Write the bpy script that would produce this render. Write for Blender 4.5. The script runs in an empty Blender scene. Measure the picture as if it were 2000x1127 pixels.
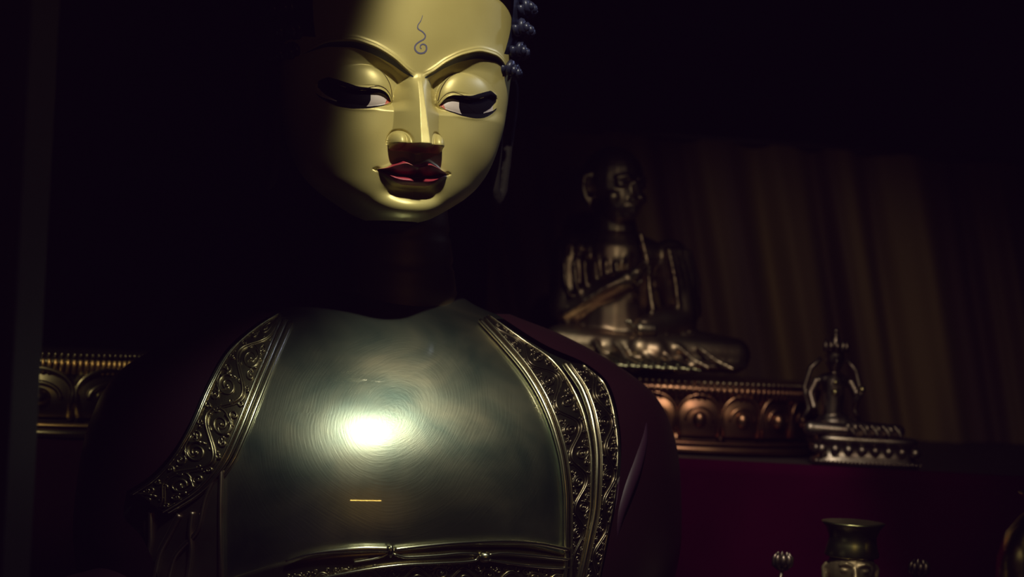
import bpy, math, random
import numpy as np
from mathutils import Vector, Matrix
random.seed(7); np.random.seed(7)
COL = bpy.context.scene.collection
PI = math.pi

# ------------------------------------------------------------------ camera frame
CAM = np.array([0.0, -4.0, 1.6]); ROLL = math.radians(3.0)
RV = np.array([math.cos(ROLL), 0, math.sin(ROLL)]); UV = np.array([-math.sin(ROLL), 0, math.cos(ROLL)]); FV = np.array([0, 1.0, 0])
def P(px, py, y=0.0):
    """world point on the plane Y=y seen at a pixel of the photograph"""
    k = (y - CAM[1]) / 4.0
    cx = (np.asarray(px, float) - 1000) / 1000 * k; cy = (563.5 - np.asarray(py, float)) / 1000 * k
    X = CAM[0] + cx * RV[0] + cy * UV[0]; Z = CAM[2] + cx * RV[2] + cy * UV[2]
    return X, y + 0 * X, Z
def PV(px, py, y=0.0):
    a = P(px, py, y); return Vector((float(a[0]), float(y), float(a[2])))

# ------------------------------------------------------------------ materials
def rgb(r, g, b): return (r, g, b, 1.0)
def mat(name, color, metallic=0.0, rough=0.5, color2=None, nscale=8.0, bump=0.0, bscale=60.0, coat=0.0, coat_rough=0.1, spec=0.5, rough2=None, detail=5, aniso=False):
    m = bpy.data.materials.new(name); m.use_nodes = True
    nt = m.node_tree; b = nt.nodes['Principled BSDF']; L = nt.links
    b.inputs['Base Color'].default_value = rgb(*color)
    b.inputs['Metallic'].default_value = metallic; b.inputs['Roughness'].default_value = rough
    b.inputs['Coat Weight'].default_value = coat; b.inputs['Coat Roughness'].default_value = coat_rough
    b.inputs['Specular IOR Level'].default_value = spec
    tc = nt.nodes.new('ShaderNodeTexCoord')
    if color2 or rough2 is not None:
        n = nt.nodes.new('ShaderNodeTexNoise'); n.inputs['Scale'].default_value = nscale; n.inputs['Detail'].default_value = detail
        L.new(tc.outputs['Object'], n.inputs['Vector'])
        if color2:
            r = nt.nodes.new('ShaderNodeValToRGB'); r.color_ramp.elements[0].position = .35; r.color_ramp.elements[1].position = .65
            r.color_ramp.elements[0].color = rgb(*color); r.color_ramp.elements[1].color = rgb(*color2)
            L.new(n.outputs['Fac'], r.inputs['Fac']); L.new(r.outputs['Color'], b.inputs['Base Color'])
        if rough2 is not None:
            r = nt.nodes.new('ShaderNodeMapRange'); r.inputs['From Min'].default_value = .3; r.inputs['From Max'].default_value = .7
            r.inputs['To Min'].default_value = rough; r.inputs['To Max'].default_value = rough2
            L.new(n.outputs['Fac'], r.inputs['Value']); L.new(r.outputs['Result'], b.inputs['Roughness'])
    if bump > 0:
        n2 = nt.nodes.new('ShaderNodeTexNoise'); n2.inputs['Scale'].default_value = bscale; n2.inputs['Detail'].default_value = 3
        bp = nt.nodes.new('ShaderNodeBump'); bp.inputs['Strength'].default_value = bump; bp.inputs['Distance'].default_value = 0.002
        L.new(tc.outputs['Object'], n2.inputs['Vector']); L.new(n2.outputs['Fac'], bp.inputs['Height']); L.new(bp.outputs['Normal'], b.inputs['Normal'])
    return m

# ------------------------------------------------------------------ mesh helpers
def link(o, parent=None):
    COL.objects.link(o)
    if parent is not None: o.parent = parent
    return o
def mesh_obj(name, V, F, m, parent=None, smooth=True):
    me = bpy.data.meshes.new(name)
    V = np.asarray(V, dtype=float).reshape(-1, 3)
    me.from_pydata(V.tolist(), [], [tuple(int(i) for i in f) for f in F]); me.update()
    if smooth: me.polygons.foreach_set('use_smooth', [True] * len(me.polygons))
    if m: me.materials.append(m)
    return link(bpy.data.objects.new(name, me), parent)
def grid_faces(nr, nc, wrap=False, base=0, flip=False):
    f = []
    for i in range(nr - 1):
        for j in range(nc if wrap else nc - 1):
            k = (j + 1) % nc
            q = (base + i*nc + j, base + i*nc + k, base + (i+1)*nc + k, base + (i+1)*nc + j)
            f.append(q[::-1] if flip else q)
    return f
def grid_obj(name, X, Y, Z, m, parent=None, wrap=False, flip=False, thick=0.0):
    nr, nc = X.shape
    o = mesh_obj(name, np.stack([X, Y, Z], -1), grid_faces(nr, nc, wrap, 0, flip), m, parent)
    if thick:
        s = o.modifiers.new('solid', 'SOLIDIFY'); s.thickness = thick; s.offset = -1
    return o
class MB:
    """collects pieces into one mesh"""
    def __init__(s): s.v = []; s.f = []
    def add(s, V, F):
        b = len(s.v); s.v += [tuple(map(float, p)) for p in V]; s.f += [tuple(i + b for i in f) for f in F]
    def tube(s, pts, rad, n=8, cap=True, flat=1.0, up=None):
        pts = [Vector(p) for p in pts]; N = len(pts)
        if N < 2: return
        if not hasattr(rad, '__len__'): rad = [rad] * N
        ref = Vector(up) if up else Vector((0, -1, 0)); V = []; F = []
        for i in range(N):
            t = (pts[min(i+1, N-1)] - pts[max(i-1, 0)]).normalized()
            a = t.cross(ref)
            if a.length < 1e-4: a = t.cross(Vector((0, 0, 1)))
            a.normalize(); b = t.cross(a).normalized()
            for k in range(n):
                th = 2*PI*k/n; V.append(pts[i] + a*math.cos(th)*rad[i] + b*math.sin(th)*rad[i]*flat)
        F = [(i*n+k, i*n+(k+1) % n, (i+1)*n+(k+1) % n, (i+1)*n+k) for i in range(N-1) for k in range(n)]
        if cap: F += [tuple(range(n))[::-1], tuple((N-1)*n+k for k in range(n))]
        s.add(V, F)
    def ball(s, c, r, nu=12, nv=8, rot=None):
        r = (r, r, r) if not hasattr(r, '__len__') else r
        V = []; c = Vector(c)
        for i in range(nv + 1):
            ph = PI*i/nv
            for j in range(nu):
                th = 2*PI*j/nu; p = Vector((r[0]*math.sin(ph)*math.cos(th), r[1]*math.sin(ph)*math.sin(th), r[2]*math.cos(ph)))
                if rot is not None: p = rot @ p
                V.append(c + p)
        s.add(V, [(i*nu+j, (i+1)*nu+j, (i+1)*nu+(j+1) % nu, i*nu+(j+1) % nu) for i in range(nv) for j in range(nu)])
    def cone(s, a, b, r0, r1, n=16, k=6):
        a = Vector(a); b = Vector(b); s.tube([a.lerp(b, i/k) for i in range(k+1)], [r0+(r1-r0)*i/k for i in range(k+1)], n)
        s.ball(a, r0, n, 8); s.ball(b, r1, n, 8)
    def box(s, c, h, rot=None):
        V = [Vector((x*h[0], y*h[1], z*h[2])) for x in (-1, 1) for y in (-1, 1) for z in (-1, 1)]
        if rot is not None: V = [rot @ v for v in V]
        V = [Vector(c) + v for v in V]
        s.add(V, [(0, 1, 3, 2), (4, 6, 7, 5), (0, 4, 5, 1), (2, 3, 7, 6), (0, 2, 6, 4), (1, 5, 7, 3)])
    def lathe(s, prof, n=48, c=(0, 0, 0), sx=1.0, sy=1.0, cap=True):
        V = [(c[0]+r*math.cos(2*PI*k/n)*sx, c[1]+r*math.sin(2*PI*k/n)*sy, c[2]+z) for r, z in prof for k in range(n)]
        F = [(i*n+k, i*n+(k+1) % n, (i+1)*n+(k+1) % n, (i+1)*n+k) for i in range(len(prof)-1) for k in range(n)]
        if cap: F += [tuple(range(n))[::-1], tuple((len(prof)-1)*n+k for k in range(n))]
        s.add(V, F)
    def build(s, name, m, parent=None, smooth=True, remesh=0.0, smooth_it=0, bevel=0.0):
        o = mesh_obj(name, s.v, s.f, m, parent, smooth)
        if bevel:
            b = o.modifiers.new('bevel', 'BEVEL'); b.width = bevel; b.segments = 2; b.limit_method = 'ANGLE'
        if remesh:
            r = o.modifiers.new('remesh', 'REMESH'); r.mode = 'VOXEL'; r.voxel_size = remesh; r.use_smooth_shade = True
            if smooth_it:
                q = o.modifiers.new('smooth', 'SMOOTH'); q.factor = .5; q.iterations = smooth_it
        return o
def empty(name, loc=(0, 0, 0), rz=0.0):
    o = bpy.data.objects.new(name, None); o.location = loc; o.rotation_euler = (0, 0, rz); o.empty_display_size = .1
    return link(o)
def tag(o, label=None, cat=None, group=None, kind=None):
    if label: o['label'] = label
    if cat: o['category'] = cat
    if group: o['group'] = group
    if kind: o['kind'] = kind
    return o
def sstep(a, b, x):
    t = np.clip((x - a) / (b - a), 0, 1); return t*t*(3 - 2*t)
def pchip(xs, ys, x):
    """smooth interpolation through table points (monotone-ish cubic)"""
    xs = np.asarray(xs, float); ys = np.asarray(ys, float); x = np.asarray(x, float)
    h = np.diff(xs); d = np.diff(ys) / h; m = np.zeros_like(xs); m[0] = d[0]; m[-1] = d[-1]
    for i in range(1, len(xs) - 1):
        if d[i-1]*d[i] > 0:
            w1 = 2*h[i] + h[i-1]; w2 = h[i] + 2*h[i-1]; m[i] = (w1+w2) / (w1/d[i-1] + w2/d[i])
    xc = np.clip(x, xs[0], xs[-1]); k = np.clip(np.searchsorted(xs, xc) - 1, 0, len(xs) - 2)
    t = (xc - xs[k]) / h[k]
    return ((2*t**3-3*t**2+1)*ys[k] + (t**3-2*t**2+t)*h[k]*m[k] + (-2*t**3+3*t**2)*ys[k+1] + (t**3-t**2)*h[k]*m[k+1])

# ================================================================== MATERIALS
M = {}
M['face'] = mat('pale_gold_paint', (.60, .50, .185), .25, .42, color2=(.53, .43, .15), nscale=5, bump=.03, bscale=300, spec=.5)
M['brow'] = mat('dark_blue_paint', (.018, .028, .045), 0, .5)
M['liner'] = mat('black_paint', (.003, .002, .003), 0, .7, spec=.06)
M['line'] = mat('thin_brown_line_paint', (.05, .03, .012), 0, .6, spec=.2)
M['mark'] = mat('violet_blue_paint', (.13, .12, .2), 0, .5)
M['sclera'] = mat('white_eye_paint', (.62, .52, .48), 0, .35)
M['canthus'] = mat('red_eye_corner_paint', (.5, .1, .05), 0, .45)
M['lip'] = mat('red_lip_paint', (.30, .028, .042), 0, .4)
M['hair'] = mat('blue_black_hair_paint', (.02, .022, .05), .1, .35)
M['ear'] = mat('ear_shade_gold', (.012, .009, .007), .2, .8, spec=.2)  # gold darkened to put the ears in shade
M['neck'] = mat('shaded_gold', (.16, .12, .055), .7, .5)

# brushed chest metal
def chest_material():
    m = bpy.data.materials.new('brushed_gilt_copper'); m.use_nodes = True
    nt = m.node_tree; b = nt.nodes['Principled BSDF']; L = nt.links; N = nt.nodes.new
    b.inputs['Metallic'].default_value = 1.0
    tc = N('ShaderNodeTexCoord')
    n = N('ShaderNodeTexNoise'); n.inputs['Scale'].default_value = 5; n.inputs['Detail'].default_value = 6; n.inputs['Distortion'].default_value = .6
    L.new(tc.outputs['Object'], n.inputs['Vector'])
    r = N('ShaderNodeValToRGB'); e = r.color_ramp.elements; e[0].position = .36; e[0].color = rgb(.27, .34, .27); e[1].position = .66; e[1].color = rgb(.52, .46, .31)
    L.new(n.outputs['Fac'], r.inputs['Fac']); L.new(r.outputs['Color'], b.inputs['Base Color'])
    mr = N('ShaderNodeMapRange'); mr.inputs['From Min'].default_value = .3; mr.inputs['From Max'].default_value = .7; mr.inputs['To Min'].default_value = .31; mr.inputs['To Max'].default_value = .39
    L.new(n.outputs['Fac'], mr.inputs['Value']); L.new(mr.outputs['Result'], b.inputs['Roughness'])
    # circular polishing scratches: noise in polar coordinates about the breast centre
    mp = N('ShaderNodeMapping'); mp.inputs['Location'].default_value = (.22, 0, -1.34)
    L.new(tc.outputs['Object'], mp.inputs['Vector'])
    sep = N('ShaderNodeSeparateXYZ'); L.new(mp.outputs['Vector'], sep.inputs[0])
    def mth(op, a, bb=None):
        q = N('ShaderNodeMath'); q.operation = op
        for i, s in enumerate((a, bb)):
            if s is None: continue
            if isinstance(s, (int, float)): q.inputs[i].default_value = s
            else: L.new(s, q.inputs[i])
        return q.outputs[0]
    rad = mth('SQRT', mth('ADD', mth('MULTIPLY', sep.outputs[0], sep.outputs[0]), mth('MULTIPLY', sep.outputs[2], sep.outputs[2])))
    ang = mth('ARCTAN2', sep.outputs[2], sep.outputs[0])
    warp = N('ShaderNodeTexNoise'); warp.inputs['Scale'].default_value = 3; L.new(tc.outputs['Object'], warp.inputs['Vector'])
    rad2 = mth('ADD', rad, mth('MULTIPLY', warp.outputs['Fac'], .12))
    cmb = N('ShaderNodeCombineXYZ'); L.new(mth('MULTIPLY', rad2, 260.0), cmb.inputs[0]); L.new(mth('MULTIPLY', ang, 3.0), cmb.inputs[1])
    sn = N('ShaderNodeTexNoise'); sn.inputs['Scale'].default_value = 1.0; sn.inputs['Detail'].default_value = 4; L.new(cmb.outputs[0], sn.inputs['Vector'])
    bp = N('ShaderNodeBump'); bp.inputs['Strength'].default_value = .13; bp.inputs['Distance'].default_value = .0012
    L.new(sn.outputs['Fac'], bp.inputs['Height'])
    n3 = N('ShaderNodeTexNoise'); n3.inputs['Scale'].default_value = 4.5; n3.inputs['Detail'].default_value = 2; L.new(tc.outputs['Object'], n3.inputs['Vector'])
    bp2 = N('ShaderNodeBump'); bp2.inputs['Strength'].default_value = .35; bp2.inputs['Distance'].default_value = .012
    L.new(n3.outputs['Fac'], bp2.inputs['Height']); L.new(bp.outputs['Normal'], bp2.inputs['Normal']); L.new(bp2.outputs['Normal'], b.inputs['Normal'])
    b.inputs['Coat Weight'].default_value = .9; b.inputs['Coat Roughness'].default_value = .035; b.inputs['Coat IOR'].default_value = 2.2
    return m
M['chest'] = chest_material()
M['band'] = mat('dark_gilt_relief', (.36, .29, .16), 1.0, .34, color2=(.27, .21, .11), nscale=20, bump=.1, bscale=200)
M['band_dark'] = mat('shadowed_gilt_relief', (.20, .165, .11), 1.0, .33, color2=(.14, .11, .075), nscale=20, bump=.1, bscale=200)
M['trim'] = mat('polished_gilt_trim', (.62, .55, .36), 1.0, .26, bump=.08, bscale=60)
M['robe'] = mat('dark_red_lacquer', (.022, .004, .008), .15, .45, coat=.25, coat_rough=.3)
M['bronze'] = mat('dark_bronze', (.34, .26, .17), 1.0, .4, color2=(.24, .16, .11), nscale=14)
M['gilt'] = mat('old_gilt', (.5, .34, .13), 1.0, .3, color2=(.34, .22, .09), nscale=12)
M['bright_gilt'] = mat('bright_gilt', (.85, .58, .24), 1.0, .42)
M['brass'] = mat('brass', (.62, .5, .2), 1.0, .22)
M['gilt2'] = mat('greenish_old_gilt', (.25, .23, .14), 1.0, .3, color2=(.17, .15, .09), nscale=12)
M['bronze2'] = mat('warm_bronze', (.4, .33, .22), 1.0, .4, color2=(.2, .15, .11), nscale=14)
M['dull'] = mat('tarnished_brass', (.3, .24, .2), 1.0, .38, color2=(.18, .13, .11), nscale=40)
M['dull_gold'] = mat('worn_gold', (.6, .5, .25), 1.0, .3)
M['copper'] = mat('matte_copper', (.35, .26, .15), .8, .45)
M['brass2'] = mat('greenish_brass', (.36, .34, .16), 1.0, .3)
M['sheen'] = mat('violet_sheen_lacquer', (.03, .008, .022), .1, .5)  # sleeve sheen painted as a violet tint
M['wood'] = mat('dark_wood', (.02, .01, .008), 0, .6, bump=.1)
M['post'] = mat('dark_painted_wood', (.010, .008, .018), 0, .7, color2=(.006, .005, .012), nscale=6)
M['plum'] = mat('plum_cloth', (.028, .0005, .010), 0, .9, spec=0.0, color2=(.019, .0004, .007), nscale=3, bump=.2, bscale=300)
M['plumdark'] = mat('dark_plum_cloth', (.03, .002, .012), 0, .9, spec=0.1, bump=.2, bscale=300)
M['plumblack'] = mat('blackish_plum_cloth', (.008, .0015, .004), 0, .9, spec=0.05)
M['wall'] = mat('dark_blue_wall', (.02, .022, .04), 0, .8, color2=(.012, .012, .028), nscale=2)
M['floor'] = mat('dark_floorboards', (.03, .018, .012), 0, .5, bump=.1)
def curtain_material():
    m = mat('striped_brocade', (.16, .10, .035), 0, .8, bump=.15, bscale=200); nt = m.node_tree; b = nt.nodes['Principled BSDF']; L = nt.links; N = nt.nodes.new
    uv = N('ShaderNodeUVMap'); uv.uv_map = 'cloth'; mp = N('ShaderNodeMapping'); mp.inputs['Scale'].default_value = (3.2, .25, 1); L.new(uv.outputs[0], mp.inputs[0])
    n = N('ShaderNodeTexNoise'); n.inputs['Scale'].default_value = 1.5; n.inputs['Detail'].default_value = 1; L.new(mp.outputs[0], n.inputs['Vector'])
    r = N('ShaderNodeValToRGB'); e = r.color_ramp.elements; e[0].position = .40; e[0].color = rgb(.055, .024, .012); e[1].position = .56; e[1].color = rgb(.15, .088, .02)
    L.new(n.outputs['Fac'], r.inputs['Fac']); L.new(r.outputs['Color'], b.inputs['Base Color']); return m
M['curtain'] = curtain_material()
M['redgilt'] = mat('red_gilt', (.32, .16, .09), 1.0, .34, color2=(.2, .09, .06), nscale=12)

# ================================================================== THE GREAT STATUE
great = empty('buddha_statue', (-.25, .25, .62))
tag(great, 'large gilded seated Buddha statue with pale gold face and polished metal chest in the centre', 'statue')
GI = Matrix.Translation(great.location).inverted()
def gp(o):   # keep world placement under the statue's empty
    o.parent = great; o.matrix_parent_inverse = GI.copy(); return o

# ---------------- head: local frame x right(of face, viewer side), y forward, v down (mm)
YAW = math.radians(18); VREF = 90.0
hx0, _, hz0 = P(822, 90, 0.0)
HB = 182.0    # forehead depth in front of the head's axis
def head_to_world(x, f, v):
    """x, f(forward from the forehead plane), v in mm -> world"""
    # yaw turns the face to the viewer's right
    c, s = math.cos(YAW), math.sin(YAW)
    X = hx0 + (x*c + f*s) / 1000.0
    Y = (x*s - f*c) / 1000.0
    Z = hz0 - (v - VREF) / 1000.0
    return X, Y, Z
vt = [-330, -300, -240, -150, -60, 0, 60, 130, 220, 270, 310, 350, 378, 395, 407, 416, 424, 432]
At = [30, 110, 175, 222, 238, 240, 240, 238, 230, 218, 203, 178, 148, 122, 102, 86, 70, 46]
Bt = [25, 90, 135, 165, 178, 181, 182, 180, 178, 177, 176, 173, 171, 169, 166, 162, 153, 132]
def base_f(x, v):
    A = pchip(vt, At, v); B = pchip(vt, Bt, v)
    t = np.clip(np.abs(x) / A, 0, .9999)
    p = 2.0 + .3*sstep(240, 400, v)
    return B * (1 - t**p)**(1/p) - HB
# curves (ax -> v)
def brow_v(ax): return pchip([0, 10, 20, 55, 95, 135, 168, 204, 225], [153, 149, 144, 118, 98, 88.5, 91, 108, 124], ax)
def lidu_v(ax): return pchip([46, 50, 57, 66, 78, 95, 115, 135, 155, 168, 190], [205, 201, 191, 184.5, 181.5, 182, 183, 180, 173, 169, 172], ax)
def lidl_v(ax): return pchip([46, 50, 62, 80, 100, 120, 140, 160, 178, 192], [201, 202, 208, 213, 216.5, 217, 214, 208, 199, 186], ax)
def lip_top(ax): return pchip([0, 10, 24, 42, 58, 72, 76], [322.5, 320, 315, 322, 331, 334.5, 335], ax)
def lip_mid(ax): return pchip([0, 14, 30, 50, 64, 76], [349, 346.5, 346, 342, 338, 335], ax)
def lip_bot(ax): return pchip([0, 20, 36, 50, 64, 76], [363, 363, 359, 350, 341, 336], ax)
def feat(x, v, eyes=True):
    ax = np.abs(x)
    f = base_f(x, v)
    # soft cheeks
    f = f + 9*np.exp(-((ax-110)/55)**2 - ((v-268)/48)**2)
    f = f - 5*np.exp(-((ax-150)/50)**2 - ((v-350)/45)**2)
    # raised bead lines along the brow
    dv = brow_v(ax) - v          # >0 above the brow edge
    fade = sstep(4, 30, ax) * (1 - sstep(185, 215, ax)*.7)
    bead = 3.2*np.exp(-((dv-3.0)/2.6)**2) + 1.4*np.exp(-((dv-9.0)/2.2)**2)
    f = f + bead*fade + 4.0*np.exp(-(np.maximum(dv, 0)/16)**1.5)*fade*(dv > 0) + 4.0*fade*(dv <= 0)*np.exp(-(dv/3)**2)
    # eye socket
    R = pchip([0, 12, 26, 45, 70, 100, 150, 190, 215], [0, 8, 22, 30, 27, 20, 12, 6, 1], ax)
    down = -dv
    rec = R * (sstep(-.5, 13, down)*.42 + sstep(2, 36, down)*.58) * (1 - sstep(196, 222, v))
    socket = f - rec
    # upper-lid globe
    gx = (ax - 104) / np.where(ax < 104, 61, 86.0); gv = (v - 192) / np.where(v < 192, 62, 40.0)
    rr = gx**2 + gv**2
    lean = base_f(x, v)
    globe = lean - 25 + 27*np.sqrt(np.clip(1 - rr, 0, 1)) + .0*ax
    k = 1.2 + 4*sstep(95, 150, ax)
    dlt = globe - socket
    g = np.where(rr < 1, socket + .5*(dlt + np.sqrt(dlt**2 + k**2)) - 0.0, socket + .5*(dlt - 0 + np.sqrt(dlt**2 + k**2)))
    f2 = g
    # eye opening
    lu = lidu_v(ax); ll = lidl_v(ax)
    inx = sstep(47, 54, ax) * (1 - sstep(172, 190, ax))
    op = sstep(0, 2.2, v - lu) * (1 - sstep(-2.2, .6, v - ll)) * inx
    depth = 7.5 * (1 - .8*sstep(0, 1, (v - lu) / np.maximum(ll - lu, 1)))
    # thick lid rim
    f2 = f2 + 3.0*np.exp(-((v - lu + 3)/3.4)**2)*inx + 1.6*np.exp(-((v - ll - 3)/4)**2)*inx
    f2 = f2 - 1.2*np.exp(-((v - (lu - 8))/1.5)**2)*sstep(48, 56, ax)*(1-sstep(95, 115, ax))
    if eyes: f2 = f2 - depth*op
    f = f2
    # nose
    Pn = pchip([140, 150, 160, 180, 220, 250, 270, 280, 284], [0, 3, 11, 24, 47, 62, 73, 77, 78], v)
    wn = pchip([140, 150, 165, 200, 240, 284], [14, 22, 36, 45, 46, 50], v)
    flat = pchip([140, 170, 284], [3, 4, 9], v)
    t = np.clip((ax - flat) / (wn - flat), 0, 1)
    nose_on = sstep(138, 150, v)
    under = 1 - sstep(282.5, 298, v)
    # side height falls from ridge to the face beside it
    basen = base_f(x*0, v)
    side = basen + Pn
    wgt = (1 - t)**1.08
    nose = (side*wgt + f*(1 - wgt))
    nose = np.where(t < 1, nose, f)
    # nostril wings
    wx = (ax - 38) / 17.0; wv = (v - 282) / 23.0
    wr = wx**2 + wv**2
    wing = base_f(x, v) + 8 + 42*np.sqrt(np.clip(1 - wr, 0, 1))
    groove = 5*np.exp(-((np.sqrt(wr) - 1.06)/.09)**2) * (v < 286) * sstep(255, 262, v + 4)
    nose = nose - groove*(ax > 12)
    nose = np.where(wr < 1, np.maximum(nose, wing), nose)
    f = f*(1 - nose_on*under) + nose*nose_on*under
    # nostrils
    f = f - 9*np.exp(-((ax-26)/9)**2 - ((v-290)/4)**2)
    # muzzle, philtrum, lips, chin
    f = f + 13*np.exp(-(ax/70)**2 - ((v-335)/38)**2)
    f = f - 3*np.exp(-(ax/7)**2)*sstep(296, 302, v)*(1-sstep(318, 322, v))
    lt = lip_top(ax); lm = lip_mid(ax); lb = lip_bot(ax)
    cw = np.clip(1 - (ax/73)**2, 0, 1)
    inl = (ax < 73)
    # upper lip: rises sharply at its upper border then turns under
    tu = np.clip((v - lt) / np.maximum(lm - lt, .8), 0, 1)
    up_prof = np.where(tu < .22, sstep(0, .22, tu), 1 - ((tu - .22)/.78)**1.0)
    f = f + np.where(inl & (v >= lt) & (v <= lm), (up_prof*27-7*tu)*cw**.45, 0)
    f = f + np.where(inl, 4*cw*np.exp(-((v - lt + 1)/3)**2), 0)*(v < lt)+ np.where(inl, 4*cw*np.exp(-((v - lt)/3)**2), 0)*(v >= lt)
    f = f - 5*np.exp(-((v - lm)/2.0)**2)*(ax < 80)*np.clip(1 - (ax/86)**4, 0, 1)
    tl = np.clip((v - lm) / np.maximum(lb - lm, .8), 0, 1)
    lo_prof = np.sin(PI*np.clip(tl, 0, 1)**.62)**.7
    lo = np.where(inl & (v > lm) & (v < lb), lo_prof*8*cw + 9*cw*sstep(0, .5, tl), 0)
    lo = np.where(inl & (v >= lb), 9*cw*(1 - sstep(0, 9, v - lb)), lo)
    f = f + lo
    f = f - 11*np.exp(-(ax/52)**4 - ((v-377)/13)**2)
    # mouth corners dimple
    f = f - 5*np.exp(-((ax-71)/5)**2 - ((v-335)/3.5)**2)
    f = f + 12*np.exp(-(ax/58)**2 - ((v-407)/20)**2)
    return f

# head mesh
nt_ = 640
th = np.concatenate([np.linspace(-84, 84, nt_), np.linspace(87, 273, 50)]) * PI/180
vv = np.unique(np.concatenate([np.linspace(-329, -70, 36), np.linspace(-68, 120, 150), np.linspace(121, 235, 150), np.linspace(236, 300, 90), np.linspace(301, 400, 140), np.linspace(401, 432, 50)]))
A = pchip(vt, At, vv)[:, None]; B = pchip(vt, Bt, vv)[:, None]
TH, VVg = np.meshgrid(th, vv)
front = np.cos(TH) > 0
Xl = A*np.sin(TH)*np.where(front, .998, 1)
Ff = feat(Xl, VVg)
edge = sstep(.0, .25, np.cos(TH))
Fb = -HB + np.where(np.cos(TH) < 0, pchip([-330, -200, 0, 250, 340, 400, 432], [60, 190, 230, 220, 165, 80, 30], VVg)*np.cos(TH), 0)
bf = base_f(Xl, VVg)
F_ = np.where(front, bf*(1-edge) + Ff*edge, Fb)
X, Y, Z = head_to_world(Xl, F_, VVg)
head = gp(grid_obj('head', X, Y, Z, M['face'], None, wrap=True, flip=False))

def face_patch(name, Xl, Vl, off, m, parent=head, eyes=True, mirror=False):
    f = feat(Xl, Vl, eyes) + off
    X, Y, Z = head_to_world(Xl, f, Vl)
    o = grid_obj(name, X, Y, Z, m, None)
    if parent is head: gp(o)
    else: o.parent = parent
    return o
def curve_strip(xs, v0, v1, n=6):
    t = np.linspace(0, 1, n)[:, None]
    return np.broadcast_to(xs[None, :], (n, len(xs))), v0[None, :]*(1-t) + v1[None, :]*t

for sgn in (-1, 1):
    # eyebrow band: painted on the underside of the brow edge
    ax = np.linspace(12, 212, 140)
    w = pchip([12, 40, 90, 140, 180, 212], [2.5, 6.5, 10, 10.5, 7, .5], ax)
    X_, V_ = curve_strip(sgn*ax, brow_v(ax)+1.2, brow_v(ax)+1.2+w, 8)
    face_patch('eyebrow', X_, V_, .5, M['brow'])
    # painted eye: white, iris, red corner, liner
    ax = np.linspace(50, 176, 120)
    lu = lidu_v(ax); ll = lidl_v(ax)
    X_, V_ = curve_strip(sgn*ax, lu-.3, ll+.2, 34)
    face_patch('eyeball', X_, V_, .35, M['sclera'])
    # iris disk clipped by the lids
    cx_, cv_, r_ = 121.0, 193.0, 32.0
    ax = np.linspace(cx_-r_*.97, cx_+r_*.97, 60); hgt = np.sqrt(r_**2-(ax-cx_)**2)
    top = np.maximum(lidu_v(ax)-.2, cv_-hgt); bot = np.minimum(lidl_v(ax)+.1, cv_+hgt); top = np.minimum(top, bot)
    X_, V_ = curve_strip(sgn*ax, top, bot, 30)
    face_patch('iris', X_, V_, .6, M['liner'])
    ax = np.linspace(50, 63, 20)
    lu = lidu_v(ax); ll = lidl_v(ax); w = 1-sstep(.2, 1, (ax-50)/13)
    X_, V_ = curve_strip(sgn*ax, ll-(ll-lu)*w, ll+.2, 10)
    face_patch('eye_corner', X_, V_, .75, M['canthus'])
    # upper and lower liner, widened outwards; the black also paints in the lid's shade
    ax = np.linspace(49, 184, 120)
    w = pchip([49, 60, 85, 110, 140, 165, 184], [1.0, 2.2, 7, 19, 38, 34, 10], ax)
    X_, V_ = curve_strip(sgn*ax, lidu_v(ax)-1.2-.25*w, lidu_v(ax)+w*.8, 12)
    face_patch('eyeliner_and_shade', X_, V_, .9, M['liner'])
    ax = np.linspace(62, 186, 100)
    w = pchip([62, 85, 120, 150, 186], [.8, 2.8, 5, 8, 2], ax)
    X_, V_ = curve_strip(sgn*ax, lidl_v(ax)-w*.6, lidl_v(ax)+w*.5, 8)
    face_patch('eyeliner_and_shade', X_, V_, .9, M['liner'])
    # thin crease line above the lid, and line around the globe
    ax = np.linspace(47, 104, 60)
    c0 = pchip([47, 54, 64, 76, 90, 104], [196, 185, 176.5, 173, 176, 181], ax)
    X_, V_ = curve_strip(sgn*ax, c0-.8, c0+.8, 4)
    face_patch('eyelid_line', X_, V_, .5, M['line'])
    s_ = np.linspace(0, 1, 50)
    lx = pchip([0, .3, .6, .8, 1], [46.5, 51, 62, 72, 84], s_); lv = pchip([0, .3, .6, .8, 1], [192, 171, 151, 141, 134.5], s_)
    hw = .9*np.sin(PI*np.clip(s_*.5+.5, 0, 1))+.15
    t = np.linspace(-1, 1, 4)[:, None]
    face_patch('eyelid_line', sgn*(lx[None, :] + t*hw*.6), lv[None, :] + t*hw*.8, .5, M['line'])
# lips
ax = np.linspace(-70, 70, 180); a_ = np.abs(ax)
X_, V_ = curve_strip(ax, lip_top(a_), lip_mid(a_), 26); face_patch('upper_lip', X_, V_, .4, M['lip'])
X_, V_ = curve_strip(ax, lip_mid(a_), lip_bot(a_), 20); face_patch('lower_lip', X_, V_, .4, M['lip'])
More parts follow.
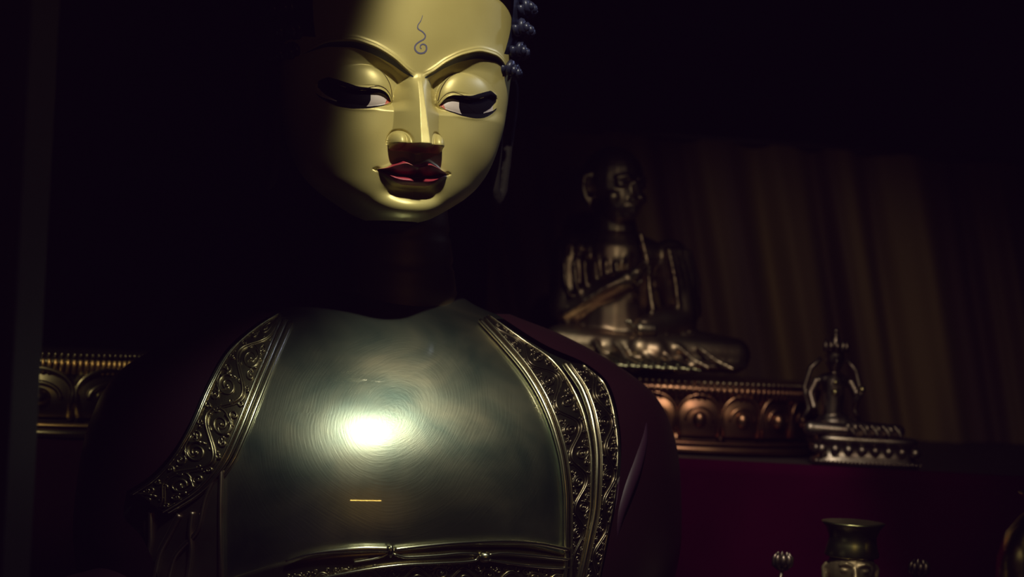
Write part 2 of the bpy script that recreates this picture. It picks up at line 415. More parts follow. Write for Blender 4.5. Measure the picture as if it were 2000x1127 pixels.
# forehead mark: wavy line ending in a spiral
pts = [(825, 30), (822, 40), (816, 50), (817, 57), (825, 62), (830.5, 69), (828, 76), (820, 81), (813, 87), (810.5, 94), (814, 101), (821, 104), (829, 102), (833, 96), (832, 89), (827, 86), (822, 88), (821, 93), (824, 95)]
pp = []
for i in range(len(pts)-1):
    p0 = pts[max(i-1, 0)]; p1 = pts[i]; p2 = pts[i+1]; p3 = pts[min(i+2, len(pts)-1)]
    for k in range(5):
        t = k/5; pp.append(tuple(.5*((2*p1[d]) + (-p0[d]+p2[d])*t + (2*p0[d]-5*p1[d]+4*p2[d]-p3[d])*t*t + (-p0[d]+3*p1[d]-3*p2[d]+p3[d])*t**3) for d in (0, 1)))
pp = np.array(pp); tg = np.gradient(pp, axis=0); tg /= np.linalg.norm(tg, axis=1)[:, None]; nrm = np.stack([-tg[:, 1], tg[:, 0]], 1)
wd = np.interp(np.linspace(0, 1, len(pp)), [0, .15, .5, .7, 1], [.5, 1.1, 1.5, 1.7, .9])
q = [pp + nrm*wd[:, None]*s for s in (-1, 0, 1)]
lx = np.stack([(a[:, 0]-822)/.951 + .05*(a[:, 1]-90) for a in q]); lv = np.stack([a[:, 1] - .05*(a[:, 0]-822) for a in q])
face_patch('forehead_mark', lx, lv, .5, M['mark'])

# hair cap with rows of snail curls
cap = MB(); curls = MB()
def hair_pt(az, el, r=1.0):
    # az 0 = face front, el up; centre on the head's axis
    cx, cf, cv = 0.0, -HB-28, -20.0
    x = 262*r*math.sin(az)*math.cos(el); f = cf + 235*r*math.cos(az)*math.cos(el); v = cv - (330 if el > 0 else 300)*r*math.sin(el)
    a = head_to_world(x, f, v); return Vector([float(t) for t in a])
nr, nc = 24, 64; Vh = []
for i in range(nr+1):
    el = math.radians(-28 + 118*i/nr)
    a0 = 52*(1 - float(sstep(math.radians(4), math.radians(9), el)))
    for j in range(nc):
        az = math.radians(a0 + (360-2*a0)*j/(nc-1)); Vh.append(hair_pt(az, el, 1.0))
cap.add(Vh, [(i*nc+j, i*nc+j+1, (i+1)*nc+j+1, (i+1)*nc+j) for i in range(nr) for j in range(nc-1)])
for i in range(15):
    el = math.radians(-24 + 112*i/14); n = max(3, int(30*math.cos(el))); full = el > math.radians(12); n = int(n*1.3) if full and n > 5 else n
    for j in range(n):
        a_deg = (0 if full else 57) + (360 if full else 246)*(j + .5*(i % 2)*.9)/n
        az = math.radians(a_deg); c = hair_pt(az, el, 1.0); out = (c - hair_pt(az, el, .9)).normalized()
        u = out.cross(Vector((0, 0, 1)))
        if u.length < .05: u = Vector((1, 0, 0))
        u.normalize(); w = out.cross(u)
        sp = [c + out*(.004 + .022*k/22) + (u*math.cos(k*.62) + w*math.sin(k*.62))*(.017*(1 - k/24)) for k in range(23)]
        curls.tube(sp, [.0075]*23, 6)
hair = gp(cap.build('hair', M['hair']))
cu = gp(curls.build('hair_curl', M['hair'])); tag(cu, kind='stuff')

# ears with long lobes
for sgn in (-1, 1):
    e = MB()
    loop = [(228, -215, 150), (252, -240, 118), (270, -258, 105), (282, -268, 130), (283, -268, 175), (276, -258, 220), (268, -246, 262), (262, -236, 310), (256, -228, 352), (244, -218, 374), (234, -212, 350), (234, -212, 300), (236, -212, 250), (232, -210, 205), (228, -212, 170)]
    w = []
    for x, f, v in loop: a = head_to_world(sgn*x, f, v); w.append([float(t) for t in a])
    pts2 = [Vector(p) for p in w]; dense = []
    for i in range(len(pts2)-1):
        for k in range(4): dense.append(pts2[i].lerp(pts2[i+1], k/4))
    e.tube(dense, [.010]*len(dense), 8)
    cpt = sum(pts2, Vector())/len(pts2); n0 = len(pts2)
    e.add([p for p in pts2] + [cpt + Vector((0, .02, 0))], [(i, (i+1) % n0, n0) for i in range(n0)])
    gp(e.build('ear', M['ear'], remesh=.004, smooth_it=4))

# neck
nk = MB(); prof = []
nx, ny, nz = -.235, .325, hz0 - .31
rings = []
for k in range(30):
    v = 370 + 320*k/29
    r = .078 + .030*min(k/18, 1) + .004*max(0, (k-20)/9)**2
    if k in (7, 13): r -= .004
    rings.append((r, -(v-400)/1000.0))
nk.lathe(rings, 64, (float(nx), float(ny), float(nz)), 1.1, .95)
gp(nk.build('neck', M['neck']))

# ---------------- torso
TXC = float(P(742, 850, 0)[0]); TY = .32
def zv(v): return 1.6 + (563.5 - np.asarray(v, float))/1000
W_v = [540, 575, 600, 630, 660, 700, 740, 780, 850, 950, 1100, 1250, 1400, 1460]
W_w = [100, 125, 160, 240, 330, 420, 490, 545, 590, 615, 625, 600, 560, 540]
tv = np.linspace(540, 1460, 400)
tilt = pchip([540, 600, 640, 700, 780, 850, 920, 980, 1040, 1100, 1200, 1460], [66, 62, 58, 52, 43, 33, 20, 9, 2, -5, -12, -8], tv)
slope = np.tan(np.radians(tilt)); prof_d = -np.concatenate([[0], np.cumsum((slope[1:]+slope[:-1])/2*np.diff(tv))])
prof_d = prof_d - prof_d.min()                        # mm behind the foremost line
SK = .17
def bend(x): return SK*x + .5*x*x/(1 + (x/.5)**2)
YF = -.12                                              # foremost chest plane (world y)
def torso_pt(th, v, off=0.0):
    W = pchip(W_v, W_w, v)/1000; y0 = YF + np.interp(v, tv, prof_d)/1000
    D = np.maximum(TY - y0, .07); p = 2.15
    s, c = np.sin(th), np.cos(th)
    r = (np.abs(s)**p + np.abs(c)**p)**(-1/p)
    Db = .26
    return TXC + W*r*s, TY - np.where(c > 0, D, Db)*r*c + bend(W*r*s), zv(v)
def S(X, Z):
    v = 563.5 - (Z - 1.6)*1000
    W = pchip(W_v, W_w, v)/1000; y0 = YF + np.interp(v, tv, prof_d)/1000
    D = np.maximum(TY - y0, .07); p = 2.15
    t = np.clip(np.abs(X - TXC)/W, 0, 1)
    return TY - D*(1 - t**p)**(1/p) + bend(X - TXC)
def Snorm(X, Z):
    e = .003
    gx = (S(X+e, Z) - S(X-e, Z))/(2*e); gz = (S(X, Z+e) - S(X, Z-e))/(2*e)
    n = np.stack([gx, -np.ones_like(gx), gz], -1); return n/np.linalg.norm(n, axis=-1)[..., None]
def surf(px, py, off=0.0):
    """point of the torso surface seen at a pixel, lifted off mm along the normal"""
    px = np.asarray(px, float); py = np.asarray(py, float)
    lo = np.full(px.shape, -.3); hi = np.full(px.shape, .55)
    for _ in range(40):
        md = (lo+hi)/2; X, _, Z = Pv(px, py, md)
        inside = md > S(X, Z)
        hi = np.where(inside, md, hi); lo = np.where(inside, lo, md)
    X, Y, Z = Pv(px, py, (lo+hi)/2)
    n = Snorm(X, Z)
    pt = np.stack([X, Y, Z], -1) + n*(np.asarray(off)/1000.0)[..., None]
    return pt
def Pv(px, py, y):
    k = (y - CAM[1])/4.0; cx = (px-1000)/1000*k; cy = (563.5-py)/1000*k
    return CAM[0]+cx*RV[0]+cy*UV[0], y, CAM[2]+cx*RV[2]+cy*UV[2]
def catmull(pts, n):
    pts = np.asarray(pts, float); d = np.concatenate([[0], np.cumsum(np.linalg.norm(np.diff(pts, axis=0), axis=1))])
    s = np.linspace(0, d[-1], n)
    return np.stack([pchip(d, pts[:, k], s) for k in range(pts.shape[1])], 1)

TH2, V2 = np.meshgrid(np.linspace(-PI, PI, 241)[:-1], np.linspace(545, 1455, 240))
X, Y, Z = torso_pt(TH2, V2)
torso = gp(grid_obj('torso', X, Y, Z, M['chest'], None, wrap=True))

# borders of the robe, as pixel curves: outer edge / inner edge
bandL_out = catmull([(548, 628), (505, 655), (455, 700), (418, 765), (385, 840), (352, 895), (310, 940), (268, 968)], 90)
bandL_in = catmull([(556, 632), (540, 668), (516, 725), (490, 790), (464, 855), (440, 905), (398, 955), (330, 1000)], 90)
bandR_in = catmull([(940, 632), (985, 680), (1030, 735), (1062, 790), (1085, 850), (1100, 915), (1106, 985), (1106, 1080), (1100, 1150)], 90)
bandR_out = catmull([(950, 628), (1015, 675), (1072, 715), (1112, 770), (1135, 830), (1145, 900), (1143, 985), (1128, 1075), (1112, 1150)], 90)
bandR2_in = catmull([(1100, 722), (1135, 775), (1152, 830), (1160, 900), (1156, 985), (1142, 1060), (1122, 1150)], 90)
bandR2_out = catmull([(1128, 726), (1170, 765), (1186, 820), (1192, 880), (1188, 950), (1172, 1040), (1150, 1150)], 90)

def strip_grid(a, b, off, n=10, bow=0.0):
    t = np.linspace(0, 1, n)[:, None, None]
    q = a[None]*(1-t) + b[None]*t
    o = off + bow*np.sin(PI*t[..., 0])*np.ones(q.shape[:2])
    return surf(q[..., 0], q[..., 1], o)
def strip_obj(name, a, b, off, m, thick, n=10, bow=0.0):
    p = strip_grid(a, b, off, n, bow); i, j = p.shape[0]//2, p.shape[1]//2
    nn = np.cross(p[i, j+1]-p[i, j], p[i+1, j]-p[i, j]); sn = Snorm(p[i, j, 0:1], p[i, j, 2:3])[0]
    return gp(grid_obj(name, p[..., 0], p[..., 1], p[..., 2], m, None, flip=bool(np.dot(nn, sn) < 0), thick=thick))
def line_tube(mb, c, off, r, n=8, flat=1.0):
    p = surf(c[:, 0], c[:, 1], np.full(len(c), float(off)))
    mb.tube([Vector(x) for x in p], r, n, flat=flat)

def scroll_relief(name, a, b, off, parent, period, seed=0, rad=3.0, s0=0.0, s1=1.0, dens=1, m=None):
    """vine scrolls, volutes and beads laid over a border strip"""
    rnd = random.Random(seed); mb = MB()
    mid = (a+b)/2; L = np.concatenate([[0], np.cumsum(np.linalg.norm(np.diff(mid, axis=0), axis=1))]); tot = L[-1]
    wid = np.linalg.norm(b-a, axis=1)
    def uv(s, t):   # s in mm along, t mm from the middle (scaled by local width)
        s = np.clip(s, 0, tot); i = np.interp(s, L, np.arange(len(L)))
        aa = np.stack([np.interp(i, np.arange(len(L)), a[:, k]) for k in (0, 1)], -1)
        bb = np.stack([np.interp(i, np.arange(len(L)), b[:, k]) for k in (0, 1)], -1)
        t = np.clip(t, -.47, .47)[:, None]
        return aa*(.5-t) + bb*(.5+t)
    W0 = float(np.median(wid))
    def add(ss, tt, r0, r1=None, o=off):
        q = uv(np.array(ss), np.array(tt)); n = len(ss)
        w = np.interp(np.clip(ss, 0, tot), L, wid)/W0
        keep = (np.array(ss) > s0*tot) & (np.array(ss) < s1*tot)
        if keep.sum() < 3: return
        p = surf(q[:, 0], q[:, 1], np.full(n, float(o)))
        rr = np.linspace(r0, r1 if r1 else r0, n)*np.clip(w, .35, 1.1)/1000
        idx = np.where(keep)[0]
        mb.tube([Vector(p[i]) for i in idx], [float(rr[i]) for i in idx], 7)
    k = 0; s = period*.3; H = W0
    def spiral(cs, ct, R, a0, turns, dirn, r0=rad, r1=rad*.6):
        n = int(26*turns); ths = np.linspace(0, 2*PI*turns, n); rr = R*(1 - ths/(2*PI*turns))**.8 + .3
        add(cs + rr*np.cos(a0 + dirn*ths), ct + rr*np.sin(a0 + dirn*ths)/H, r0, r1)
    def bead(cs, ct, r):
        q = uv(np.array([cs]), np.array([ct])); p = surf(q[:, 0], q[:, 1], np.array([off]))[0]
        w = float(np.interp(cs, L, wid))/W0
        if s0*tot < cs < s1*tot: mb.ball(p, r*max(w, .4)/1000, 10, 6)
    # running stem, doubled
    ss = np.linspace(0, tot, int(tot/3))
    for d, rr in ((0, rad), (rad*2.0/H, rad*.7)):
        add(ss, .34*np.sin(PI*ss/period) + d, rr)
    while s < tot:
        sg = 1 if k % 2 == 0 else -1         # stem bulges to +, scroll sits on -
        cs = (k+.5)*period
        R = min(H*.29, period*.3)
        ct = -sg*.13
        spiral(cs, ct, R, PI if sg > 0 else PI, 1.9, sg)
        spiral(cs+period*.04, ct, R+rad*2.1, PI*.9, .62, sg, rad*.8, rad*.5)
        bead(cs+R*.05, ct, rad*1.5)
        # side volutes in the free corners
        for e in (-1, 1):
            c2 = cs + e*period*.40; t2 = -sg*.36
            spiral(c2, t2, H*.14, 0 if e < 0 else PI, 1.3, -sg*e, rad*.8, rad*.6)
            bead(c2, t2, rad*.9)
            spiral(cs + e*period*.24, sg*.42, H*.09, PI/2, 1.2, e*sg, rad*.75, rad*.5)
            # leaf tongues
            n = 12; u = np.linspace(0, 1, n)
            add(cs + e*(period*.12 + period*.28*u), -sg*(.44 - .16*np.sin(PI*u*.9)), rad*1.1, rad*.4)
        if rad > 2.5: spiral(cs, ct, R+rad*4.0, PI*1.25, .42, sg, rad*.7, rad*.4)
        for e in (-1, 1) if rad > 2.5 else ():
            spiral(cs + e*period*.30, sg*.16, H*.10, PI/2, 1.1, -e*sg, rad*.75, rad*.45)
        for _ in range(3*dens):
            bead(cs + rnd.uniform(-.5, .5)*period, rnd.choice((-1, 1))*rnd.uniform(.2, .45), rad*rnd.uniform(.6, 1.0))
        k += 1; s = (k+.3)*period
    o = mb.build(name, m or M['band']); gp(o)
    o.parent = parent; o.matrix_parent_inverse = parent.matrix_parent_inverse.copy() if False else Matrix.Identity(4)
    return o
def sub(o, parent):
    """world-built sub-part under a part of the statue"""
    o.parent = parent; o.matrix_parent_inverse = GI.copy() @ Matrix.Identity(4)
    o.matrix_parent_inverse = Matrix.Identity(4)
    return o

# robe: dark lacquered cloth on both sides of the chest, open in front
def robe_side(edge, xfar, name, sgn):
    n = 60; rows = []
    e = edge; R = []
    for (ex, ey) in e:
        pt = surf(np.array([ex]), np.array([ey]), np.array([12.0]))[0]
        R.append(pt)
    R = np.array(R)
    X = []; Y = []; Z = []
    for pt in R:
        v = 563.5 - (pt[2]-1.6)*1000; W = float(pchip(W_v, W_w, np.array(v)))/1000
        t0 = np.clip((pt[0]-TXC)/W, -.99, .99)
        y0 = YF + np.interp(v, tv, prof_d)/1000; D = max(TY-y0, .07)
        th0 = math.atan2(abs(t0)**1 , max((1-abs(t0)**2.15), 1e-4)**(1/2.15)) * (1 if t0 > 0 else -1)
        th = np.linspace(th0, sgn*PI, n)
        a, b, c = torso_pt(th, np.full(n, v))
        ca, cb = (a-TXC), (b-TY-bend(a-TXC)); k = 1 + .016/np.maximum(np.hypot(ca, cb), .05)
        X.append(TXC+ca*k); Y.append(TY+bend(ca)+cb*k); Z.append(c+.006)
    return gp(grid_obj(name, np.array(X), np.array(Y), np.array(Z), M['robe'], None, flip=(sgn < 0)))
full_L = np.concatenate([bandL_out, catmull([(268, 968), (262, 1010), (300, 1060), (330, 1150), (340, 1290)], 40)[1:]])
full_R = np.concatenate([bandR2_out if False else catmull([(950, 628), (1050, 690), (1128, 726), (1170, 765), (1186, 820), (1192, 880), (1188, 950), (1172, 1040), (1150, 1150)], 110), catmull([(1150, 1150), (1130, 1290)], 14)[1:]])
robe_side(full_L, 0, 'robe', -1); robe_side(full_R, 0, 'robe', 1)

bl = strip_obj('robe_border', bandL_out, bandL_in, 17, M['band'], .014, 14, 2)
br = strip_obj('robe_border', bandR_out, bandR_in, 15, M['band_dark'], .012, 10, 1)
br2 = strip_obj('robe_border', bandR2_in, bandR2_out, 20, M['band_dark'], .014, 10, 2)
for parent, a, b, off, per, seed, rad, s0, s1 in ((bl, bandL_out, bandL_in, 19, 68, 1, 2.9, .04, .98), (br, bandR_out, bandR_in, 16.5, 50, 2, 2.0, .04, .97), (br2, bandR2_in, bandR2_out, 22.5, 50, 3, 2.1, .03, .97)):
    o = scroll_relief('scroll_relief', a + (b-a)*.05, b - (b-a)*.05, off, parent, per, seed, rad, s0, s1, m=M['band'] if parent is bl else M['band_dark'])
    sub(o, parent)
def trims(parent, specs):
    mb = MB()
    for c, off, r in specs: line_tube(mb, c, off, r/1000, 10)
    o = mb.build('edge_trim', M['trim']); sub(o, parent)
inx = lambda c, d: c + np.array([[d, 0.0]])
trims(bl, ((inx(bandL_out, 2), 19, 2.2), (inx(bandL_out, -4), 15, 2.0), (inx(bandL_in, -2), 17, 3.0), (inx(bandL_in, 5), 11, 5.0), (inx(bandL_in, 14), 3, 4.5)))
trims(br, ((inx(bandR_in, -5), 8, 5.0), (inx(bandR_in, 2), 15, 2.2), (inx(bandR_out, -1), 16, 2.0)))
trims(br2, ((inx(bandR2_in, -6), 18, 6.5), (inx(bandR2_in, 2), 21, 2.0), (inx(bandR2_out, 0), 20, 2.5)))

# sash ribbons across the lower chest, folded and pinched by two knots
def ribbon(c, off, r, flat, m, mb=None):
    line_tube(mb, catmull(c, 50), off, r, 10)
def gold_patch(name, a, b, off, m, n=12, thick=.01): return strip_obj(name, a, b, off, m, thick, n)
hem_top = catmull([(452, 1128), (560, 1096), (650, 1080), (760, 1072), (900, 1063), (1010, 1063), (1108, 1082)], 60)
hem_bot = catmull([(452, 1260), (560, 1240), (760, 1230), (900, 1230), (1010, 1230), (1060, 1232), (1104, 1235)], 60)
under = gold_patch('under_robe', hem_top, hem_bot, 5, M['band'], 16, .004)
sash = MB()
line_tube(sash, catmull([(560, 1094), (610, 1080), (660, 1074), (720, 1070), (757, 1071)], 40), 11, [.002 + .005*min(i/24, 1) for i in range(40)], 10)
line_tube(sash, catmull([(690, 1096), (725, 1090), (750, 1083), (758, 1078)], 24), 10, .002, 8)
line_tube(sash, catmull([(768, 1072), (800, 1068), (900, 1059), (980, 1056), (1040, 1060), (1104, 1072)], 60), 11, .0042, 10)
line_tube(sash, catmull([(765, 1080), (790, 1086), (850, 1083), (900, 1079), (930, 1082), (925, 1092), (850, 1098), (800, 1100), (740, 1106), (660, 1120), (600, 1133)], 90), 11, .003, 10)
line_tube(sash, catmull([(950, 1082), (975, 1079), (1030, 1083), (1104, 1091)], 40), 11, .003, 10)
line_tube(sash, catmull([(950, 1092), (1000, 1100), (1060, 1106), (1104, 1108)], 40), 9, .0026, 10)
o = gp(sash.build('sash', M['trim']))
for c, r in (((761, 1075), (.006, .006, .012)), ((941, 1087), (.013, .007, .010))):
    kn = MB(); p = surf(np.array([c[0]]), np.array([c[1]]), np.array([12.0]))[0]; kn.ball(p, r, 14, 10)
    sub(kn.build('sash_knot', M['trim']), o)
a_ = catmull([(560, 1118), (700, 1102), (860, 1098), (1000, 1106), (1100, 1112)], 60); b_ = a_ + np.array([[2, 52.0]])
o2 = scroll_relief('scroll_relief', a_, b_, 6, under, 46, 9, 1.8); sub(o2, under)
# gilt folds of the robe below the left border
fa = catmull([(290, 985), (282, 1040), (300, 1100), (330, 1200)], 40); fb = catmull([(440, 900), (436, 980), (438, 1080), (440, 1200)], 40)
fold = gold_patch('robe_fold', fa, fb, 7, M['bronze'], 24, .006)
fm = MB()
for c, r in (([(356, 1005), (335, 1045), (318, 1080), (308, 1130), (300, 1180)], .007), ([(380, 1000), (376, 1040), (378, 1070), (372, 1130), (370, 1190)], .006), ([(425, 930), (405, 975), (392, 1030), (345, 1090), (330, 1160)], .005), ([(300, 1000), (300, 1050), (292, 1100)], .006), ([(436, 910), (434, 1000), (436, 1127), (438, 1180)], .005)):
    line_tube(fm, catmull(c, 40), 8, r, 10)
sub(fm.build('fold_ridge', M['bronze']), fold)
# fold on the right sleeve, its violet sheen put into the colour
sl = MB(); line_tube(sl, catmull([(1252, 790), (1247, 850), (1232, 905), (1212, 960), (1198, 1010), (1190, 1080)], 50), 9, [.002 + .017*math.sin(PI*i/49) for i in range(50)], 16, flat=.7)
gp(sl.build('sleeve_sheen_fold', M['sheen']))
# crossed legs
lg = MB()
for sg in (-1, 1):
    lg.cone((TXC+sg*.25, .42, .86), (TXC+sg*.62, -.12, .82), .2, .17, 20)
    lg.cone((TXC+sg*.62, -.12, .80), (TXC-sg*.12, -.36, .76), .15, .10, 20)
lg.ball((TXC, .25, .84), (.5, .42, .22), 24, 16)
gp(lg.build('crossed_legs', M['robe'], remesh=.02, smooth_it=6))

# ---------------- lotus seats
def petal(cx, cy, ang, rx, ry, z0, h, w, name, m, parent, boss=True):
    """one upright lotus petal with a raised rim and round boss, on an elliptical drum"""
    mb = MB()
    def pos(u, zz, o):
        a = ang + u/((rx+ry)/2); x = (rx+o)*math.cos(a); y = (ry+o)*math.sin(a); return (cx+x, cy+y, z0+zz)
    n, k = 14, 8; V = []
    for i in range(n+1):
        t = i/n; half = w*.5*(math.sqrt(max(0, 1-(max(0, t-.45)/.55)**2)))*(.86+.14*t)
        for j in range(k+1):
            q = 2*j/k-1; V.append(pos(q*half, h*t, .012*math.sin(PI*min(1, t*1.0+.1))*(1-.5*q*q)+.002))
    mb.add(V, [(i*(k+1)+j, i*(k+1)+j+1, (i+1)*(k+1)+j+1, (i+1)*(k+1)+j) for i in range(n) for j in range(k)])
    rim = []
    for i in range(41):
        a = PI*i/40; rim.append(pos(-w*.47*math.cos(a), h*.48 + h*.48*math.sin(a), .010))
    mb.tube([pos(-w*.42, 0, .01)] + rim + [pos(w*.42, 0, .01)], w*.05, 8)
    rim = [pos(-w*.30*math.cos(PI*i/24), h*.38 + h*.30*math.sin(PI*i/24), .014) for i in range(25)]
    mb.tube(rim, w*.04, 8)
    o = mb.build(name, m, parent)
    if boss:
        bb = MB(); bb.ball(pos(0, h*.40, .012), (w*.20, w*.20, h*.19), 16, 12); bo = bb.build('boss', m, parent); bo.parent = o
    return o
def lotus_seat(name, label, x, y, z, rx, ry, h, npet, m, mrib, group=None, a0=0.0, span=2*PI, mbead=None):
    root = empty(name, (x, y, z)); tag(root, label, 'pedestal', group)
    d = MB(); n = 96
    prof = [(1.03, 0), (1.06, .02*h), (1.06, .08*h), (1.0, .12*h), (.93, .18*h), (.90, .26*h), (.92, .34*h), (.94, .40*h), (.96, .70*h), (.98, .84*h), (1.0, .86*h), (1.0, .93*h), (.97, .94*h), (.97, 1.0*h), (.90, 1.0*h)]
    V = [(rx*q*math.cos(2*PI*k/n), ry*q*math.sin(2*PI*k/n), zz) for q, zz in prof for k in range(n)]
    F = [(i*n+k, i*n+(k+1) % n, (i+1)*n+(k+1) % n, (i+1)*n+k) for i in range(len(prof)-1) for k in range(n)] + [tuple(range(n))[::-1], tuple((len(prof)-1)*n+k for k in range(n))]
    d.add(V, F); d.build('drum', m, root)
    rb = MB(); nb = int((rx+ry)*PI/.0135)
    for k in range(nb):
        a = 2*PI*k/nb; c, s_ = math.cos(a), math.sin(a)
        rb.tube([(rx*.985*c, ry*.985*s_, .76*h), (rx*1.0*c, ry*1.0*s_, .86*h), (rx*1.005*c, ry*1.005*s_, .93*h)], .0046, 6)
    rb.build('fluted_band', mrib, root)
    bd = MB(); nb = int((rx+ry)*PI/.014)
    for k in range(nb):
        a = 2*PI*k/nb; bd.ball((rx*.985*math.cos(a), ry*.985*math.sin(a), .985*h), .0055, 8, 6)
    bd.build('beaded_edge', mbead or m, root)
    for k in range(npet):
        petal(0, 0, a0 + span*k/npet, rx*.95, ry*.95, .24*h, .60*h, span*(rx+ry)/2*.97/npet, 'lotus_petal', m, root)
    lo = MB(); lo.lathe([(1.0, .125*h), (1.05, .135*h), (1.05, .155*h), (1.0, .165*h)], 96, (0, 0, 0), rx, ry); lo.build('base_rim', mrib, root)
    return root

# left pedestal, right pedestal (each stands on its own altar)
ALT = 1.2
pl = PV(28, 800, .66)
lotus_seat('lotus_pedestal', 'gilt lotus pedestal with fluted gold band and round bosses on the altar at the left', pl.x, .935, ALT+.006, .30, .27, .192, 11, M['gilt2'], M['bright_gilt'], 'lotus pedestals', -PI/2+.16)
pr = PV(1330, 800, 1.35)
lotus_seat('lotus_pedestal', 'reddish bronze lotus pedestal under the seated monk statue on the right altar', pr.x, 1.46, ALT+.006, .375, .245, .182, 20, M['redgilt'], M['redgilt'], 'lotus pedestals', -PI/2+.1, mbead=M['bronze'])

# ---------------- seated monk statue
mx, my, mz = PV(1248, 745, 1.36).x, 1.42, ALT+.214
monk = empty('monk_statue', (mx, my, mz)); monk.scale = (1.05,)*3; tag(monk, 'dark bronze seated monk statue in a pleated robe on the right lotus pedestal', 'statue')
b = MB()
b.ball((-.02, 0, .05), (.20, .13, .06), 24, 14)
b.cone((-.07, 0, .08), (-.075, .0, .26), .105, .098, 20)
b.ball((-.07, .0, .275), (.135, .075, .06), 20, 12)
for sx, ex, hx in ((-.185, -.19, -.04), (.065, .098, .02)):
    b.cone((sx, .0, .275), (ex, -.035, .135), .05, .045, 14)
b.cone((-.19, -.035, .135), (-.045, -.125, .215), .042, .024, 14)
b.cone((.098, -.035, .125), (.0, -.13, .10), .045, .026, 14)
b.cone((-.12, -.02, .05), (-.20, -.08, .045), .06, .05, 14); b.cone((.06, -.02, .05), (.23, -.07, .04), .06, .045, 14)
b.cone((-.20, -.08, .045), (.03, -.15, .04), .05, .035, 14); b.cone((.23, -.07, .04), (-.01, -.15, .045), .045, .035, 14)
# trailing hem
b.ball((.0, -.09, .012), (.27, .12, .018), 24, 8)
for k in range(7):   # pleats on the viewer's left sleeve
    x0 = -.20 + k*.026
    b.tube([(x0+.005, -.045-.004*k, .30), (x0-.004, -.082-.004*k, .25), (x0+.002, -.094, .20), (x0+.016, -.092, .165)], .0065, 8)
for k in range(5):
    b.tube([(.055+k*.014, -.05+k*.006, .30), (.075+k*.016, -.075+k*.012, .22), (.09+k*.014, -.08+k*.014, .13)], .006, 8)
b.tube([(-.20, -.09, .12), (-.15, -.12, .155), (-.10, -.135, .19), (-.05, -.14, .215)], .009, 8)
b.tube([(-.02, -.085, .335), (-.0, -.10, .27), (.01, -.105, .20), (.02, -.12, .14)], .008, 8)
for k in range(6):
    b.tube([(-.12+k*.05, -.155, .06), (-.10+k*.055, -.185, .028), (-.08+k*.06, -.205, .008)], .007, 8)
b.build('body', M['bronze'], monk, remesh=.0055, smooth_it=3)
h = MB(); hc = Vector((-.088, -.02, .445)); R_ = Matrix.Rotation(math.radians(38), 3, 'Z')
def hp(x, y, z): return hc + R_ @ Vector((x, y, z))
h.ball(hc + R_ @ Vector((0, .005, .015)), (.077, .088, .088), 20, 16, R_)
h.ball(hp(0, -.035, -.03), (.058, .052, .062), 20, 14, R_)
h.ball(hp(0, -.062, -.068), (.026, .022, .018), 12, 8, R_)
h.tube([hp(0, -.078, .012), hp(0, -.092, -.012), hp(0, -.104, -.028), hp(0, -.09, -.036)], [.009, .011, .014, .010], 10)
h.ball(hp(.011, -.088, -.032), .009); h.ball(hp(-.011, -.088, -.032), .009)
for sg in (-1, 1):
    h.ball(hp(sg*.030, -.068, .004), (.019, .014, .010), 12, 8, R_)
    h.tube([hp(sg*.008, -.084, .018), hp(sg*.028, -.084, .026), hp(sg*.05, -.066, .018)], .0055, 8)
    h.ball(hp(sg*.040, -.052, -.028), (.024, .022, .020), 12, 8, R_)
    h.tube([hp(sg*.074, .0, .025), hp(sg*.086, .01, .022), hp(sg*.088, .012, -.005), hp(sg*.083, .004, -.035), hp(sg*.076, -.002, -.055), hp(sg*.073, -.004, -.03)], .009, 8)
h.tube([hp(-.024, -.076, -.050), hp(0, -.089, -.048), hp(.024, -.076, -.050)], .006, 8)
h.tube([hp(-.020, -.074, -.059), hp(0, -.086, -.060), hp(.020, -.074, -.059)], .006, 8)
h.cone(hc + Vector((.005, .01, -.05)), (-.07, .0, .30), .05, .06, 16)
h.build('head', M['bronze2'], monk, remesh=.0035, smooth_it=2)
hd = MB()   # raised teaching hand and bowl hand
def hand(mb, w, up, side, fwd, s=1.0):
    w = Vector(w); up = Vector(up).normalized(); side = Vector(side).normalized(); fwd = Vector(fwd).normalized()
    mb.cone(w, w+up*.03*s, .014*s, .017*s, 10)
    for i, l in enumerate((.026, .031, .030, .024)):
        o = w + up*.036*s + side*(i-1.5)*.0095*s
        mb.tube([o, o+up*l*.5*s+fwd*.004*s, o+up*l*.85*s+fwd*.013*s, o+up*l*s+fwd*.02*s], [.0055*s, .005*s, .0046*s, .0036*s], 8)
    mb.tube([w+up*.012*s-side*.014*s, w+up*.024*s-side*.024*s+fwd*.008*s, w+up*.036*s-side*.022*s+fwd*.018*s], [.0065*s, .0055*s, .004*s], 8)
hand(hd, (-.05, -.13, .215), (.8, -.2, .55), (-.4, 0, .9), (0, -1, -.1))
hd.build('raised_hand', M['bronze2'], monk)
h2 = MB(); hand(h2, (.02, -.15, .095), (-.9, -.1, .0), (0, -1, .1), (0, -.1, 1)); h2.build('resting_hand', M['bronze2'], monk)
dr = MB()   # gilt apron of the robe spilling over the seat
for k in range(9):
    x0 = -.21 + k*.03
    dr.tube([(x0, -.14, .045-.002*k), (x0+.03, -.185, .02), (x0+.075, -.225, .006), (x0+.11, -.235, .004)], [.010, .012, .009, .004], 10, flat=.6)
dr.build('robe_hem', M['gilt2'], monk, remesh=.005, smooth_it=2)

